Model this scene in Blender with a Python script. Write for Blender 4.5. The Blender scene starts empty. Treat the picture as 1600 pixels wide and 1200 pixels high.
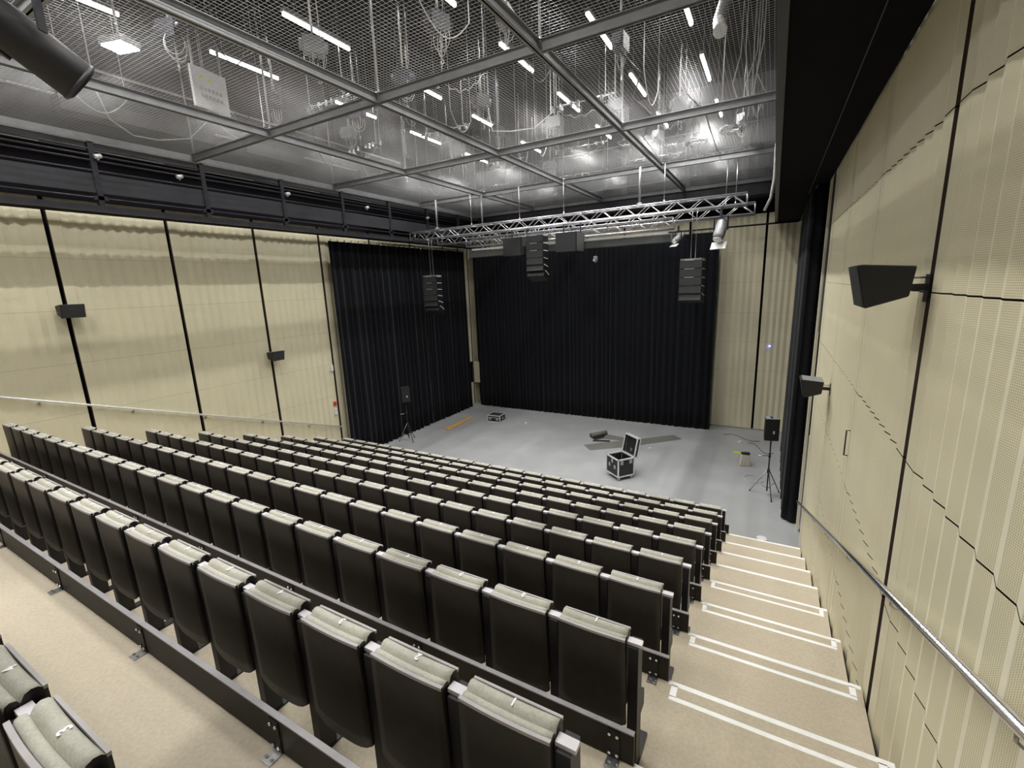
import bpy, bmesh, math, random
from math import sin, cos, pi, radians, sqrt
from mathutils import Vector, Matrix
random.seed(7)
sc = bpy.context.scene
COL = sc.collection

# ------------------------------------------------------------------ camera
def make_camera():
    yaw, pit, rol = -.5206, -.2092, -.0382
    cy, sy, cp, sp, cr, sr = cos(yaw), sin(yaw), cos(pit), sin(pit), cos(rol), sin(rol)
    F = Vector((sy*cp, cy*cp, sp)); r0 = Vector((cy, -sy, 0)); u0 = r0.cross(F)
    r = cr*r0 + sr*u0; u = -sr*r0 + cr*u0
    cam = bpy.data.cameras.new('camera'); o = bpy.data.objects.new('camera', cam); COL.objects.link(o)
    m = Matrix((r, u, -F)).transposed().to_4x4(); m.translation = (0, 0, 5.896)
    o.matrix_world = m
    cam.sensor_fit = 'HORIZONTAL'; cam.sensor_width = 36.0; cam.lens = 709.8/1600*36
    cam.clip_start = .05; cam.clip_end = 200
    sc.camera = o
make_camera()
# ------------------------------------------------------------------ world, exposure
w = bpy.data.worlds.new('world'); sc.world = w; w.use_nodes = True
w.node_tree.nodes['Background'].inputs[0].default_value = (.9, .95, 1, 1)
w.node_tree.nodes['Background'].inputs[1].default_value = 0.0
sc.view_settings.view_transform = 'Standard'; sc.view_settings.look = 'None'
sc.view_settings.exposure = 0.0; sc.view_settings.gamma = 1.0
TUBE_GLOW = 10.0          # emission strength of the visible tubes above the mesh
LAMP_WATTS = 68.0         # downward light thrown by each tube lamp's reflector
LAMP_SPREAD = radians(135)

# ------------------------------------------------------------------ materials
def mat(name, col, rough=.6, metal=0., noise=0., nscale=8., bump=0., emit=None, strength=0., spec=None, detail=3.):
    m = bpy.data.materials.new(name); m.use_nodes = True
    nt = m.node_tree; b = nt.nodes['Principled BSDF']
    b.inputs['Base Color'].default_value = (*col, 1)
    b.inputs['Roughness'].default_value = rough; b.inputs['Metallic'].default_value = metal
    if spec is not None: b.inputs['Specular IOR Level'].default_value = spec
    if emit:
        b.inputs['Emission Color'].default_value = (*emit, 1); b.inputs['Emission Strength'].default_value = strength
    if noise or bump:
        tc = nt.nodes.new('ShaderNodeTexCoord'); n = nt.nodes.new('ShaderNodeTexNoise')
        n.inputs['Scale'].default_value = nscale; n.inputs['Detail'].default_value = detail
        nt.links.new(tc.outputs['Object'], n.inputs['Vector'])
        if noise:
            r = nt.nodes.new('ShaderNodeValToRGB')
            r.color_ramp.elements[0].position = .3; r.color_ramp.elements[1].position = .7
            r.color_ramp.elements[0].color = (*[c*(1-noise) for c in col], 1)
            r.color_ramp.elements[1].color = (*[min(1, c*(1+noise)) for c in col], 1)
            nt.links.new(n.outputs['Fac'], r.inputs['Fac']); nt.links.new(r.outputs['Color'], b.inputs['Base Color'])
        if bump:
            bp = nt.nodes.new('ShaderNodeBump'); bp.inputs['Strength'].default_value = bump
            bp.inputs['Distance'].default_value = .01
            nt.links.new(n.outputs['Fac'], bp.inputs['Height']); nt.links.new(bp.outputs['Normal'], b.inputs['Normal'])
    return m

def perforated(name, col, axes=('Y', 'Z')):
    """beige sheet steel with rows of small round holes"""
    m = mat(name, col, .45, 0, .04, 1.3)
    nt = m.node_tree; b = nt.nodes['Principled BSDF']
    src = b.inputs['Base Color'].links[0].from_socket
    tc = nt.nodes.new('ShaderNodeTexCoord'); sx = nt.nodes.new('ShaderNodeSeparateXYZ')
    nt.links.new(tc.outputs['Object'], sx.inputs[0])
    sq = []
    for a in axes:
        d = nt.nodes.new('ShaderNodeMath'); d.operation = 'MULTIPLY'; d.inputs[1].default_value = 1/.011
        nt.links.new(sx.outputs[a], d.inputs[0])
        f = nt.nodes.new('ShaderNodeMath'); f.operation = 'FRACT'; nt.links.new(d.outputs[0], f.inputs[0])
        s = nt.nodes.new('ShaderNodeMath'); s.operation = 'SUBTRACT'; s.inputs[1].default_value = .5
        nt.links.new(f.outputs[0], s.inputs[0])
        p = nt.nodes.new('ShaderNodeMath'); p.operation = 'MULTIPLY'
        nt.links.new(s.outputs[0], p.inputs[0]); nt.links.new(s.outputs[0], p.inputs[1]); sq.append(p)
    ad = nt.nodes.new('ShaderNodeMath'); ad.operation = 'ADD'
    nt.links.new(sq[0].outputs[0], ad.inputs[0]); nt.links.new(sq[1].outputs[0], ad.inputs[1])
    lt = nt.nodes.new('ShaderNodeMath'); lt.operation = 'LESS_THAN'; lt.inputs[1].default_value = .075
    nt.links.new(ad.outputs[0], lt.inputs[0])
    mx = nt.nodes.new('ShaderNodeMix'); mx.data_type = 'RGBA'
    nt.links.new(lt.outputs[0], mx.inputs['Factor'])
    nt.links.new(src, mx.inputs['A']); mx.inputs['B'].default_value = (col[0]*.55, col[1]*.53, col[2]*.5, 1)
    nt.links.new(mx.outputs['Result'], b.inputs['Base Color'])
    return m

M = {}
M['beige'] = perforated('beige_perforated_steel', (.8, .745, .54))
M['beige_x'] = perforated('beige_perforated_steel_end', (.8, .745, .54), ('X', 'Z'))
M['lip'] = mat('brown_sheet_lip', (.1, .07, .055), .6, 0, .1, 4)
M['beige_edge'] = mat('beige_paint_and_bright_facet', (.88, .83, .65), .5, 0, .03, 4)
M['black'] = mat('black_paint', (.012, .011, .013), .55, 0, .2, 5)
M['void_black'] = mat('matt_black_soffit', (.0045, .0038, .0055), .9, 0, .2, 3, spec=.1)
M['void_grey'] = mat('grey_concrete', (.17, .17, .173), .85, 0, .25, 1.2)
M['void_dark'] = mat('dark_concrete', (.012, .012, .013), .9, 0, .25, 1.2)
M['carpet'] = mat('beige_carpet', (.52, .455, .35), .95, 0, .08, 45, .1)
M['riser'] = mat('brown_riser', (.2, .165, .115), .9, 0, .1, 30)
M['stage'] = mat('grey_stage_vinyl', (.36, .366, .375), .6, 0, .09, .9, .03, detail=6)
M['tape'] = mat('white_tape', (.95, .95, .94), .5, 0, .04, 20)
M['shell'] = mat('dark_veneer', (.025, .021, .017), .5, 0, .15, 14)
M['shell_edge'] = mat('lacquered_edge', (.42, .4, .4), .35, 0, .05, 14)
M['fabric'] = mat('olive_grey_fabric', (.5, .49, .42), .9, 0, .1, 90, .2)
M['post'] = mat('black_seat_steel', (.006, .0055, .007), .5, 0, .1, 9)
M['cap'] = mat('grey_arm_cap', (.72, .69, .73), .35, 0, .06, 12)
M['board'] = mat('brown_black_board', (.017, .0145, .0115), .55, 0, .18, 7, spec=.2)
M['board_edge'] = mat('pale_edge_glint', (.3, .29, .3), .4, 0, .08, 11)
M['zinc'] = mat('zinc_steel', (.5, .5, .5), .35, 1., .1, 12)
M['alu'] = mat('bright_aluminium', (.62, .62, .65), .3, .75, .06, 9)
M['grey_alu'] = mat('dull_aluminium', (.85, .86, .87), .4, .35, .06, 9)
M['chrome'] = mat('polished_steel', (.75, .76, .78), .22, 1., .04, 9)
M['white'] = mat('white_plastic', (.75, .75, .75), .4, 0, .03, 9)
M['curtain'] = mat('black_velour', (.0042, .005, .0075), .85, 0, .25, 6, spec=.15)
M['curtain'].node_tree.nodes['Principled BSDF'].inputs['Sheen Weight'].default_value = .09
M['beam'] = mat('grey_painted_steel', (.26, .265, .275), .45, .1, .1, 6)
M['wire'] = mat('galvanised_wire', (.5, .5, .51), .4, .2, .05, 9)
M['gallery'] = mat('black_gallery_steel', (.035, .034, .042), .4, .2, .2, 4)
M['gallery_panel'] = mat('charcoal_panel', (.035, .035, .043), .5, 0, .15, 3)
M['speaker'] = mat('black_speaker_paint', (.007, .0065, .007), .55, 0, .15, 40)
M['grille'] = mat('grey_speaker_grille', (.034, .036, .039), .6, .2, .12, 120, .2)
M['top_grey'] = mat('grey_part_and_lit_top', (.2, .21, .22), .5, 0, .08, 40)
M['rubber'] = mat('black_rubber', (.014, .014, .015), .6, 0, .1, 9)
M['case'] = mat('black_laminate', (.018, .022, .026), .5, 0, .2, 25)
M['wood'] = mat('orange_pine', (.72, .4, .12), .55, 0, .15, 9)
M['mat'] = mat('grey_floor_mat', (.16, .16, .145), .9, 0, .12, 40, .15)
M['mat_dark'] = mat('black_mat_back', (.016, .016, .016), .8, 0, .1, 9)
M['screen'] = mat('grey_screen_housing', (.075, .08, .08), .5, 0, .08, 8)
M['red'] = mat('red_plastic', (.6, .04, .03), .4, 0, .05, 9)
M['yellow'] = mat('yellow_green_plastic', (.75, .75, .05), .5, 0, .05, 9)
M['kraft'] = mat('pale_paper', (.62, .58, .48), .8, 0, .2, 30, .3)
M['panel_grey'] = mat('light_grey_panel', (.3, .31, .31), .45, 0, .06, 5)
M['cable_white'] = mat('pale_cable', (.5, .5, .5), .5, 0, .05, 9)
M['cable_black'] = mat('black_cable', (.015, .015, .016), .5, 0, .05, 9)
M['tube'] = mat('lit_tube', (1, 1, 1), .4, 0, emit=(1, .985, .95), strength=TUBE_GLOW, noise=0)
M['flood'] = mat('lit_floodlight_lens', (1, 1, 1), .4, 0, emit=(1, .98, .94), strength=25)
M['blue_led'] = mat('blue_indicator', (.1, .1, .9), .4, 0, emit=(.15, .2, 1), strength=12)
M['lens'] = mat('pale_lamp_lens', (.85, .86, .88), .25, 0, .03, 9)

# ------------------------------------------------------------------ mesh builder
class MB:
    def __init__(s): s.v = []; s.f = []; s.mi = []; s.cur = 0; s.smooth = []
    def add(s, vs, fs, smooth=False):
        n = len(s.v); s.v += [tuple(v) for v in vs]
        for f in fs: s.f.append([i+n for i in f]); s.mi.append(s.cur); s.smooth.append(smooth)
        return s
    def box(s, x0, x1, y0, y1, z0, z1, m=None):
        vs = [Vector((x, y, z)) for x in (x0, x1) for y in (y0, y1) for z in (z0, z1)]
        if m is not None: vs = [m @ v for v in vs]
        return s.add(vs, [(0, 1, 3, 2), (4, 6, 7, 5), (0, 4, 5, 1), (2, 3, 7, 6), (0, 2, 6, 4), (1, 5, 7, 3)])
    def cyl(s, p0, p1, r, n=8, r1=None, cap=True):
        p0 = Vector(p0); p1 = Vector(p1); d = (p1-p0)
        if d.length < 1e-9: return s
        d.normalize(); a = d.orthogonal().normalized(); b = d.cross(a); r1 = r if r1 is None else r1
        vs = []
        for p, q in ((p0, r), (p1, r1)):
            for i in range(n):
                t = 2*pi*i/n; vs.append(p + a*(q*cos(t)) + b*(q*sin(t)))
        fs = [(i, (i+1) % n, n+(i+1) % n, n+i) for i in range(n)]
        s.add(vs, fs, n > 5)
        if cap: s.add(vs[:n], [tuple(range(n))[::-1]]); s.add(vs[n:], [tuple(range(n))])
        return s
    def tube(s, path, r, n=6, closed=False):
        path = [Vector(p) for p in path]; k = len(path); rings = []; a = None
        for i, p in enumerate(path):
            if closed: d = path[(i+1) % k]-path[i-1]
            else: d = path[min(i+1, k-1)]-path[max(i-1, 0)]
            if d.length < 1e-9: d = Vector((0, 0, 1))
            d.normalize()
            if a is None: a = d.orthogonal().normalized()
            else:
                a = a - d*a.dot(d); a = a.normalized() if a.length > 1e-6 else d.orthogonal().normalized()
            b = d.cross(a); rings.append([p + a*(r*cos(2*pi*j/n)) + b*(r*sin(2*pi*j/n)) for j in range(n)])
        vs = [v for g in rings for v in g]; fs = []
        for i in range(k if closed else k-1):
            i2 = (i+1) % k
            for j in range(n): fs.append((i*n+j, i*n+(j+1) % n, i2*n+(j+1) % n, i2*n+j))
        s.add(vs, fs, True)
        if not closed: s.add(rings[0], [tuple(range(n))[::-1]]); s.add(rings[-1], [tuple(range(n))])
        return s
    def prism(s, poly, axis, a0, a1, m=None):
        """poly in the two other axes (cyclic order), extruded along axis"""
        def P(u, v, t):
            return Vector({'x': (t, u, v), 'y': (u, t, v), 'z': (u, v, t)}[axis])
        n = len(poly); vs = [P(u, v, a0) for u, v in poly] + [P(u, v, a1) for u, v in poly]
        if m is not None: vs = [m @ v for v in vs]
        fs = [tuple(range(n)), tuple(range(n, 2*n))[::-1]] + [(i, n+i, n+(i+1) % n, (i+1) % n) for i in range(n)]
        return s.add(vs, fs)
    def sweep(s, rows, smooth=True):
        """grid surface from rows of points"""
        n = len(rows[0]); vs = [p for r in rows for p in r]
        fs = [(i*n+j, i*n+j+1, (i+1)*n+j+1, (i+1)*n+j) for i in range(len(rows)-1) for j in range(n-1)]
        return s.add(vs, fs, smooth)
    def lathe(s, prof, n=16, m=None):
        vs = []
        for r, z in prof:
            for i in range(n):
                v = Vector((r*cos(2*pi*i/n), r*sin(2*pi*i/n), z)); vs.append(m @ v if m is not None else v)
        k = len(prof)
        fs = [(i*n+j, i*n+(j+1) % n, (i+1)*n+(j+1) % n, (i+1)*n+j) for i in range(k-1) for j in range(n)]
        s.add(vs, fs, True)
        s.add(vs[:n], [tuple(range(n))[::-1]]); s.add(vs[-n:], [tuple(range(n))])
        return s
    def mesh(s, name, mats):
        me = bpy.data.meshes.new(name); me.from_pydata(s.v, [], s.f)
        for m in (mats if isinstance(mats, (list, tuple)) else [mats]): me.materials.append(m)
        me.polygons.foreach_set('material_index', s.mi); me.polygons.foreach_set('use_smooth', s.smooth)
        bm = bmesh.new(); bm.from_mesh(me); bmesh.ops.remove_doubles(bm, verts=bm.verts, dist=1e-5) if len(bm.verts) < 3000 else None
        bmesh.ops.recalc_face_normals(bm, faces=bm.faces); bm.to_mesh(me); bm.free(); me.update()
        return me
    def build(s, name, mats, parent=None, bevel=0.):
        o = bpy.data.objects.new(name, s.mesh(name, mats)); COL.objects.link(o)
        if parent is not None: o.parent = parent
        if bevel:
            b = o.modifiers.new('bevel', 'BEVEL'); b.width = bevel; b.segments = 2; b.limit_method = 'ANGLE'
        return o

def obj(name, me, parent=None):
    o = bpy.data.objects.new(name, me); COL.objects.link(o); o.parent = parent; return o
def empty(name, loc, rz=0., rot=None):
    o = bpy.data.objects.new(name, None); COL.objects.link(o); o.location = loc
    o.rotation_euler = rot if rot else (0, 0, rz); o.empty_display_size = .1; return o
def tag(o, label, cat, group=None):
    o['label'] = label; o['category'] = cat
    if group: o['group'] = group
    return o
def struct(o): o['kind'] = 'structure'; return o
def kids(o): return [c for c in COL.objects if c.parent == o]
def copy_tree(o, children):
    c = o.copy(); COL.objects.link(c)
    for ch in children:
        d = ch.copy(); COL.objects.link(d); d.parent = c
    return c
ORD = ['zeroth', 'first', 'second', 'third', 'fourth', 'fifth', 'sixth', 'seventh', 'eighth', 'ninth', 'tenth', 'eleventh', 'twelfth',
       'thirteenth', 'fourteenth', 'fifteenth', 'sixteenth', 'seventeenth', 'eighteenth', 'nineteenth', 'twentieth', 'twenty-first', 'twenty-second']
def rotm(loc, rx=0, ry=0, rz=0):
    return Matrix.Translation(loc) @ Matrix.Rotation(rz, 4, 'Z') @ Matrix.Rotation(ry, 4, 'Y') @ Matrix.Rotation(rx, 4, 'X')

# ------------------------------------------------------------------ dimensions
XR, XL, YB = .88, -13.29, 19.75
TREAD, RISE = 1.0296, .3652
def YK(k): return TREAD*(k+1)              # nosing of platform k
def ZP(k): return 3.2824-RISE*(k-1)         # height of platform k
MESH_Z = 9.32; MX0, MX1, MY0, MY1 = -12.45, -.04, -3.6, 18.95
BEAM_Z0, BEAM_Z1 = 9.152, 9.31
GAL_Z = 7.79
XS = [-.04, -3.16, -6.323, -9.43, -12.45]
YS = [18.945, 14.886, 10.736, 6.634, 2.53, -1.57]
JOINTS = [0.02, 1.28, 2.376, 3.50, 4.62, 5.764, 6.864, 8.2]

# ================================================================== STRUCTURE
# --- floors
m = MB(); m.box(-13.6, 1.4, YK(9)-.02, 20.1, -.2, 0); struct(m.build('stage_floor', M['stage']))
m = MB()
for k in range(-3, 10):
    m.cur = 0; m.box(-13.25, .862, YK(k-1)-.015, YK(k), ZP(k)-.04, ZP(k))
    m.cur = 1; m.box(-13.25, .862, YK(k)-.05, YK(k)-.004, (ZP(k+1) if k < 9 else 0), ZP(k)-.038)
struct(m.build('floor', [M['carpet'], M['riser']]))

# --- corrugated perforated wall panels
def profile(y0, y1):
    """plan profile of one bay: flat margin, folded teeth, flat margin -> list of (along, depth)"""
    mar = min(.2, (y1-y0)*.15); p = [(y0, .09), (y0, 0), (y0+mar-.012, 0), (y0+mar-.006, -.004), (y0+mar, 0)]
    n = max(1, round((y1-y0-2*mar)/.222)); st = (y1-y0-2*mar)/n
    for i in range(n):
        a = y0+mar+i*st; p += [(a+st/2, .025)]; p += [(a+st, 0)]
    p[-1] = (p[-1][0], 0); q = y1-mar; p += [(q+.006, -.004), (q+.012, 0), (y1, 0), (y1, .09)]
    return p
def bay(parent, y0, y1, joints, wall, mt, g0=.04, g1=.04, jg=None):
    pr = profile(y0+g0, y1-g1); jg = jg or (.0045 if wall == 'right' else .0012)
    for z0, z1 in zip(joints[:-1], joints[1:]):
        mb = MB(); rows = []
        for z in (z0+jg, z1-jg):
            if wall == 'right': rows.append([(XR+d, a, z) for a, d in pr])
            elif wall == 'left': rows.append([(XL-d, a, z) for a, d in pr])
            else: rows.append([(a, YB+d, z) for a, d in pr])
        # returned lips so the sheet reads as folded steel, 3 mm thick look
        K = len(pr)
        for j in range(K-1):
            lip = j == 0 or j == K-2
            mb.cur = 1 if lip else 2 if (wall == 'right' and pr[j+1][1] > pr[j][1]) else 0  # stage-facing folds: brightness at grazing view put into a paler, hole-free colour
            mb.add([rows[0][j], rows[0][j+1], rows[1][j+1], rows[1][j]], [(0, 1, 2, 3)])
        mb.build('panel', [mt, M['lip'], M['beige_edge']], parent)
GAPS = [3.934+2.226*k for k in range(-3, 8)]
# right wall ends at 10.85
wr = MB(); wr.box(XR+.12, XR+.3, -4.2, 10.8, 0, 9.2); wr = struct(wr.build('wall_right', M['void_black']))
g = [y for y in GAPS if y < 10.7]
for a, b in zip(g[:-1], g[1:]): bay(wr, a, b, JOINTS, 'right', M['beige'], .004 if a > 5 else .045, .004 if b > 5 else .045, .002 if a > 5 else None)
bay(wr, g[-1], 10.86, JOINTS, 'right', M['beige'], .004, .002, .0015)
mb = MB(); mb.box(XR-.005, XR+.3, 10.86, 10.9, 0, 8.2); mb.build('end_trim', M['beige_edge'], wr)
wl = MB(); wl.box(XL-.3, XL-.12, -4.2, 20.0, 0, 9.2); wl = struct(wl.build('wall_left', M['void_black']))
g2 = [y for y in GAPS if y < 18.5] + [18.43]
for a, b in zip(g2[:-1], g2[1:]): bay(wl, a, b, JOINTS, 'left', M['beige'])
bay(wl, 18.45, 19.2, [2.24, 3.5, 4.62, 5.764, 6.864, 8.2], 'left', M['beige'])
bay(wl, 18.45, 19.2, [0.02, 1.16], 'left', M['beige'])
bay(wl, 19.2, 19.75, JOINTS, 'left', M['beige'])
wb = MB(); wb.box(-13.6, 1.4, YB+.12, YB+.35, 0, 9.2); wb = struct(wb.build('wall_back', M['void_black']))
xb = [-13.29, -12.3, -10.1, -7.9, -5.6, -3.0, -.36, .88]
for a, b in zip(xb[:-1], xb[1:]): bay(wb, a, b, JOINTS, 'back', M['beige_x'])
# stage side wall beyond the end of the right wall: dark opening, then beige post, then dark wall
m = MB(); m.box(1.25, 1.4, 10.8, 20.0, 0, 9.2); struct(m.build('wall_wing', M['void_black']))
m = MB(); m.box(.86, .915, 11.74, 11.86, 0, 8.2); struct(m.build('trim_1', M['beige_edge']))
m = MB(); m.box(XR+.02, 1.25, 10.9, 11.72, 4.72, 8.2); struct(m.build('trim_2', M['void_dark']))
m = MB(); m.box(-13.6, 1.4, -4.4, -4.2, 0, 13); struct(m.build('wall_rear', M['void_grey']))
# --- void above the mesh
m = MB(); m.box(-13.8, 1.4, -4.4, 20.1, 12.9, 13.1); struct(m.build('ceiling', M['void_dark']))
m = MB(); m.box(-13.6, 1.4, 19.9, 20.1, 9.2, 12.9); struct(m.build('wall_void_back', M['void_grey']))
m = MB(); m.box(-13.8, -13.5, -4.2, 20, 9.2, 12.9); struct(m.build('wall_void_left', M['void_grey']))
m = MB(); m.box(1.2, 1.4, -4.2, 20, 9.2, 12.9); struct(m.build('wall_void_right', M['void_black']))
# --- wire mesh ceiling (one continuous woven grid)
m = MB(); P = .066; R = .0024
def wire(x0, y0, z0, x1, y1, z1):
    d = R
    if x0 == x1: vs = [(x0-d, y0, z0), (x0, y0, z0+d), (x0+d, y0, z0), (x0, y0, z0-d), (x1-d, y1, z1), (x1, y1, z1+d), (x1+d, y1, z1), (x1, y1, z1-d)]
    else: vs = [(x0, y0-d, z0), (x0, y0, z0+d), (x0, y0+d, z0), (x0, y0, z0-d), (x1, y1-d, z1), (x1, y1, z1+d), (x1, y1+d, z1), (x1, y1, z1-d)]
    m.add(vs, [(0, 1, 5, 4), (1, 2, 6, 5), (2, 3, 7, 6), (3, 0, 4, 7)])
n = int((MX1-MX0)/P)
for i in range(n+1): wire(MX0+i*P, MY0, MESH_Z, MX0+i*P, MY1, MESH_Z)
n = int((MY1-MY0)/P)
for i in range(n+1): wire(MX0, MY0+i*P, MESH_Z+.004, MX1, MY0+i*P, MESH_Z+.004)
me = bpy.data.meshes.new('ceiling_mesh'); me.from_pydata(m.v, [], m.f); me.materials.append(M['wire'])
struct(obj('ceiling_mesh', me))
# --- steel beams carrying the mesh (channel sections)
def beam(name, p0, p1):
    mb = MB(); x0, y0 = p0; x1, y1 = p1; wd = .05
    if x0 == x1:
        mb.box(x0-wd, x0+wd, y0, y1, BEAM_Z0, BEAM_Z0+.012); mb.box(x0-.012, x0+.012, y0, y1, BEAM_Z0, BEAM_Z1); mb.box(x0-wd, x0+wd, y0, y1, BEAM_Z1-.012, BEAM_Z1)
    else:
        mb.box(x0, x1, y0-wd, y0+wd, BEAM_Z0+.002, BEAM_Z0+.014); mb.box(x0, x1, y0-.012, y0+.012, BEAM_Z0+.002, BEAM_Z1); mb.box(x0, x1, y0-wd, y0+wd, BEAM_Z1-.012, BEAM_Z1)
    return struct(mb.build(name, M['beam']))
for x in XS: beam('ceiling_beam', (x, MY0), (x, MY1+.05))
for y in YS: beam('ceiling_beam', (MX0, y), (MX1, y))

# ================================================================== LAMPS ABOVE THE MESH
TZ = 10.9
COLS = [-1.8, -3.43, -5.35, -8.09, -10.49]
def tube_lamp():
    t = empty('tube_lamp', (0, 0, 0))
    a = MB(); a.box(-.045, .045, -.77, .77, .03, .1); a.build('housing', M['beam'], t)
    a = MB(); a.cyl((0, -.75, 0), (0, .75, 0), .036, 10); a.build('diffuser', M['tube'], t)
    li = bpy.data.lights.new('tube_light', 'AREA'); li.shape = 'RECTANGLE'; li.size = .06; li.size_y = 1.5; li.energy = LAMP_WATTS; li.spread = LAMP_SPREAD; li.color = (1, .985, .95)
    lo = bpy.data.objects.new('tube_light', li); COL.objects.link(lo); lo.parent = t; lo.location = (0, 0, -.04)
    for y in (-.5, .5): a = MB(); a.cyl((0, y, .1), (0, y, 2.0), .006, 5); a.build('suspension_wire', M['zinc'], t)
    return t
proto = tube_lamp(); pk = [c for c in kids(proto) if c.type == 'MESH']; pl = [c for c in kids(proto) if c.type == 'LIGHT'][0]; first = True
DIM = [.7, 1.35, .85, .8, .95, 1.0, .85]      # dimmer level of each row, stage first
YT = [16.2, 13.15, 10.13, 7.04, 3.98, .91, -2.16]
for ci, cx in enumerate(COLS):
    for ri, ty in enumerate(YT):
        o = proto if first else copy_tree(proto, pk)
        if first: lamp = pl
        else: lamp = pl.copy(); COL.objects.link(lamp); lamp.parent = o; lamp.data = pl.data.copy()
        lamp.data.energy = LAMP_WATTS*DIM[ri]*([1.75 if ri else .9, 1.15, 1.0, 1.0, .9] if ri < 3 else [.45, .75, 1.0, 1.1, 1.0])[ci]; first = False
        o.location = (cx, ty, TZ)
        tag(o, f'lit white tube lamp above the mesh, {ORD[ri+1]} from the stage, {ORD[ci+1]} line from the right', 'lamp', 'tube lamps above the wire mesh')

# ================================================================== SEATS
def digit_mesh(s):
    cu = bpy.data.curves.new('digits', 'FONT'); cu.body = s; cu.size = .052; cu.offset = .0016; cu.align_x = 'CENTER'; cu.align_y = 'CENTER'
    cu.extrude = .0008; cu.resolution_u = 2
    o = bpy.data.objects.new('digits', cu); COL.objects.link(o); bpy.context.view_layer.update()
    me = bpy.data.meshes.new_from_object(o.evaluated_get(bpy.context.evaluated_depsgraph_get()))
    bpy.data.objects.remove(o); me.materials.clear(); me.materials.append(M['tape']); return me
DIG = {n: digit_mesh(str(n)) for n in range(1, 23)}

def seat_meshes():
    W = .2125; N = 10
    def bulge(u): return -.007*(1-u*u)           # rear face curves out towards the back
    out = {}
    # plywood back shell with a rounded bottom
    a = MB(); NZ = 8
    def zb(u): return .275 + .055*abs(u)**4
    def col(y_off, ztop):
        rows = []
        for i in range(NZ+1):
            t = i/NZ; r = []
            for j in range(N+1):
                u = -1+2*j/N; z = zb(u)*(1-t)+ztop*t
                wd = W*(1+.05*(1-t))
                r.append((u*wd, bulge(u)+y_off+.012*(1-t), z))
            rows.append(r)
        return rows
    rear, front = col(0, .933), col(.014, .933)
    a.sweep(rear); a.sweep(front)
    for side in (0, N):
        a.sweep([[r[side] for r in rear], [r[side] for r in front]], False)
    a.sweep([rear[0], front[0]], False)
    out['back_shell'] = a.mesh('back_shell', M['shell'])
    a = MB(); top = [(x, y-.001, z) for x, y, z in rear[-1]]; topf = [(x, y+.001, z) for x, y, z in front[-1]]
    lo = [(x, y, .918) for x, y, z in top]; lof = [(x, y, .918) for x, y, z in topf]
    a.sweep([lo, [(x, y, z+.001) for x, y, z in top], [(x, y, z+.001) for x, y, z in topf], lof], False)
    for j in (0, N):
        a.add([lo[j], top[j], topf[j], lof[j]], [(0, 1, 2, 3)])
    out['top_edge'] = a.mesh('top_edge', M['shell_edge'])
    # padded back: rounded top, follows the shell
    a = MB(); rows = []
    sec = [(.0, .36), (.0, .905), (.006, .925), (.02, .932), (.036, .926), (.045, .905), (.05, .36)]
    for j in range(N+1):
        u = -1+2*j/N; rows.append([(u*(W-.004), bulge(u)*.9+.016+dy, z) for dy, z in sec])
    a.sweep(rows)
    a.cur = 1
    for r in (rows[0], rows[-1]): a.add(r, [tuple(range(len(r)))])
    out['back_cushion'] = a.mesh('back_cushion', [M['fabric'], M['post']])
    # folded-up seat: fat pad with a domed top
    a = MB(); rows = []
    sec = [(.056, .42), (.054, .88), (.059, .912), (.072, .934), (.09, .941), (.108, .936), (.118, .925), (.118, .42)]
    for j in range(N+1):
        u = -1+2*j/N; e = 1-.0*u*u
        rows.append([(u*(W-.002), y-.006*(1-u*u), z) for y, z in sec])
    a.sweep(rows)
    a.cur = 1
    for r in (rows[0], rows[-1]): a.add(r, [tuple(range(len(r)))])
    out['seat_pad'] = a.mesh('seat_pad', [M['fabric'], M['post']])
    a = MB(); a.cur = 0; a.box(-W+.003, W-.003, .1185, .13, .40, .915); a.cur = 1; a.box(-W, W, .1185, .1305, .915, .929)
    out['seat_board'] = a.mesh('seat_board', [M['shell'], M['shell_edge']])
    a = MB(); a.box(-.030, .030, .02, .12, .0, .882); a.box(-.035, .035, -.02, .3, 0, .012); a.box(-.03, .03, .12, .2, .34, .46)
    out['side_post'] = a.mesh('side_post', M['post'])
    a = MB(); a.box(-.043, .043, .04, .085, .882, .902)
    out['arm_cap'] = a.mesh('arm_cap', M['cap'])
    a = MB()
    for z in (.16, .2, .24): a.cyl((-.012, .012, z), (-.012, .02, z), .006, 6)
    out['bolt'] = a.mesh('bolt', M['zinc'])
    return out
SM = seat_meshes()
PITCH = .515
for i in range(-1, 9):
    rk = 9-i
    ns = range(2, 9) if i == -1 else range(1, 23)
    for n in ns:
        r = empty('theatre_seat', (-.825-PITCH*(n-1), 1.25+TREAD*i, ZP(i+1)))
        tag(r, f'folded dark theatre seat, {ORD[n]} from the stair aisle, {ORD[rk]} row from the stage', 'seat', f'theatre seats in the {ORD[rk]} row from the stage')
        for nm in ('back_shell', 'top_edge', 'back_cushion', 'seat_pad', 'seat_board'): obj(nm, SM[nm], r)
        d = obj('seat_number', DIG[n], r); d.location = (.01, .087, .9405); d.rotation_euler = (0, 0, pi)
        for sx in ([1, -1] if n == 22 else [1]):
            p = obj('side_post', SM['side_post'], r); p.location = (sx*PITCH/2, 0, 0)
            c = obj('arm_cap', SM['arm_cap'], r); c.location = (sx*PITCH/2, 0, 0)

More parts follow.
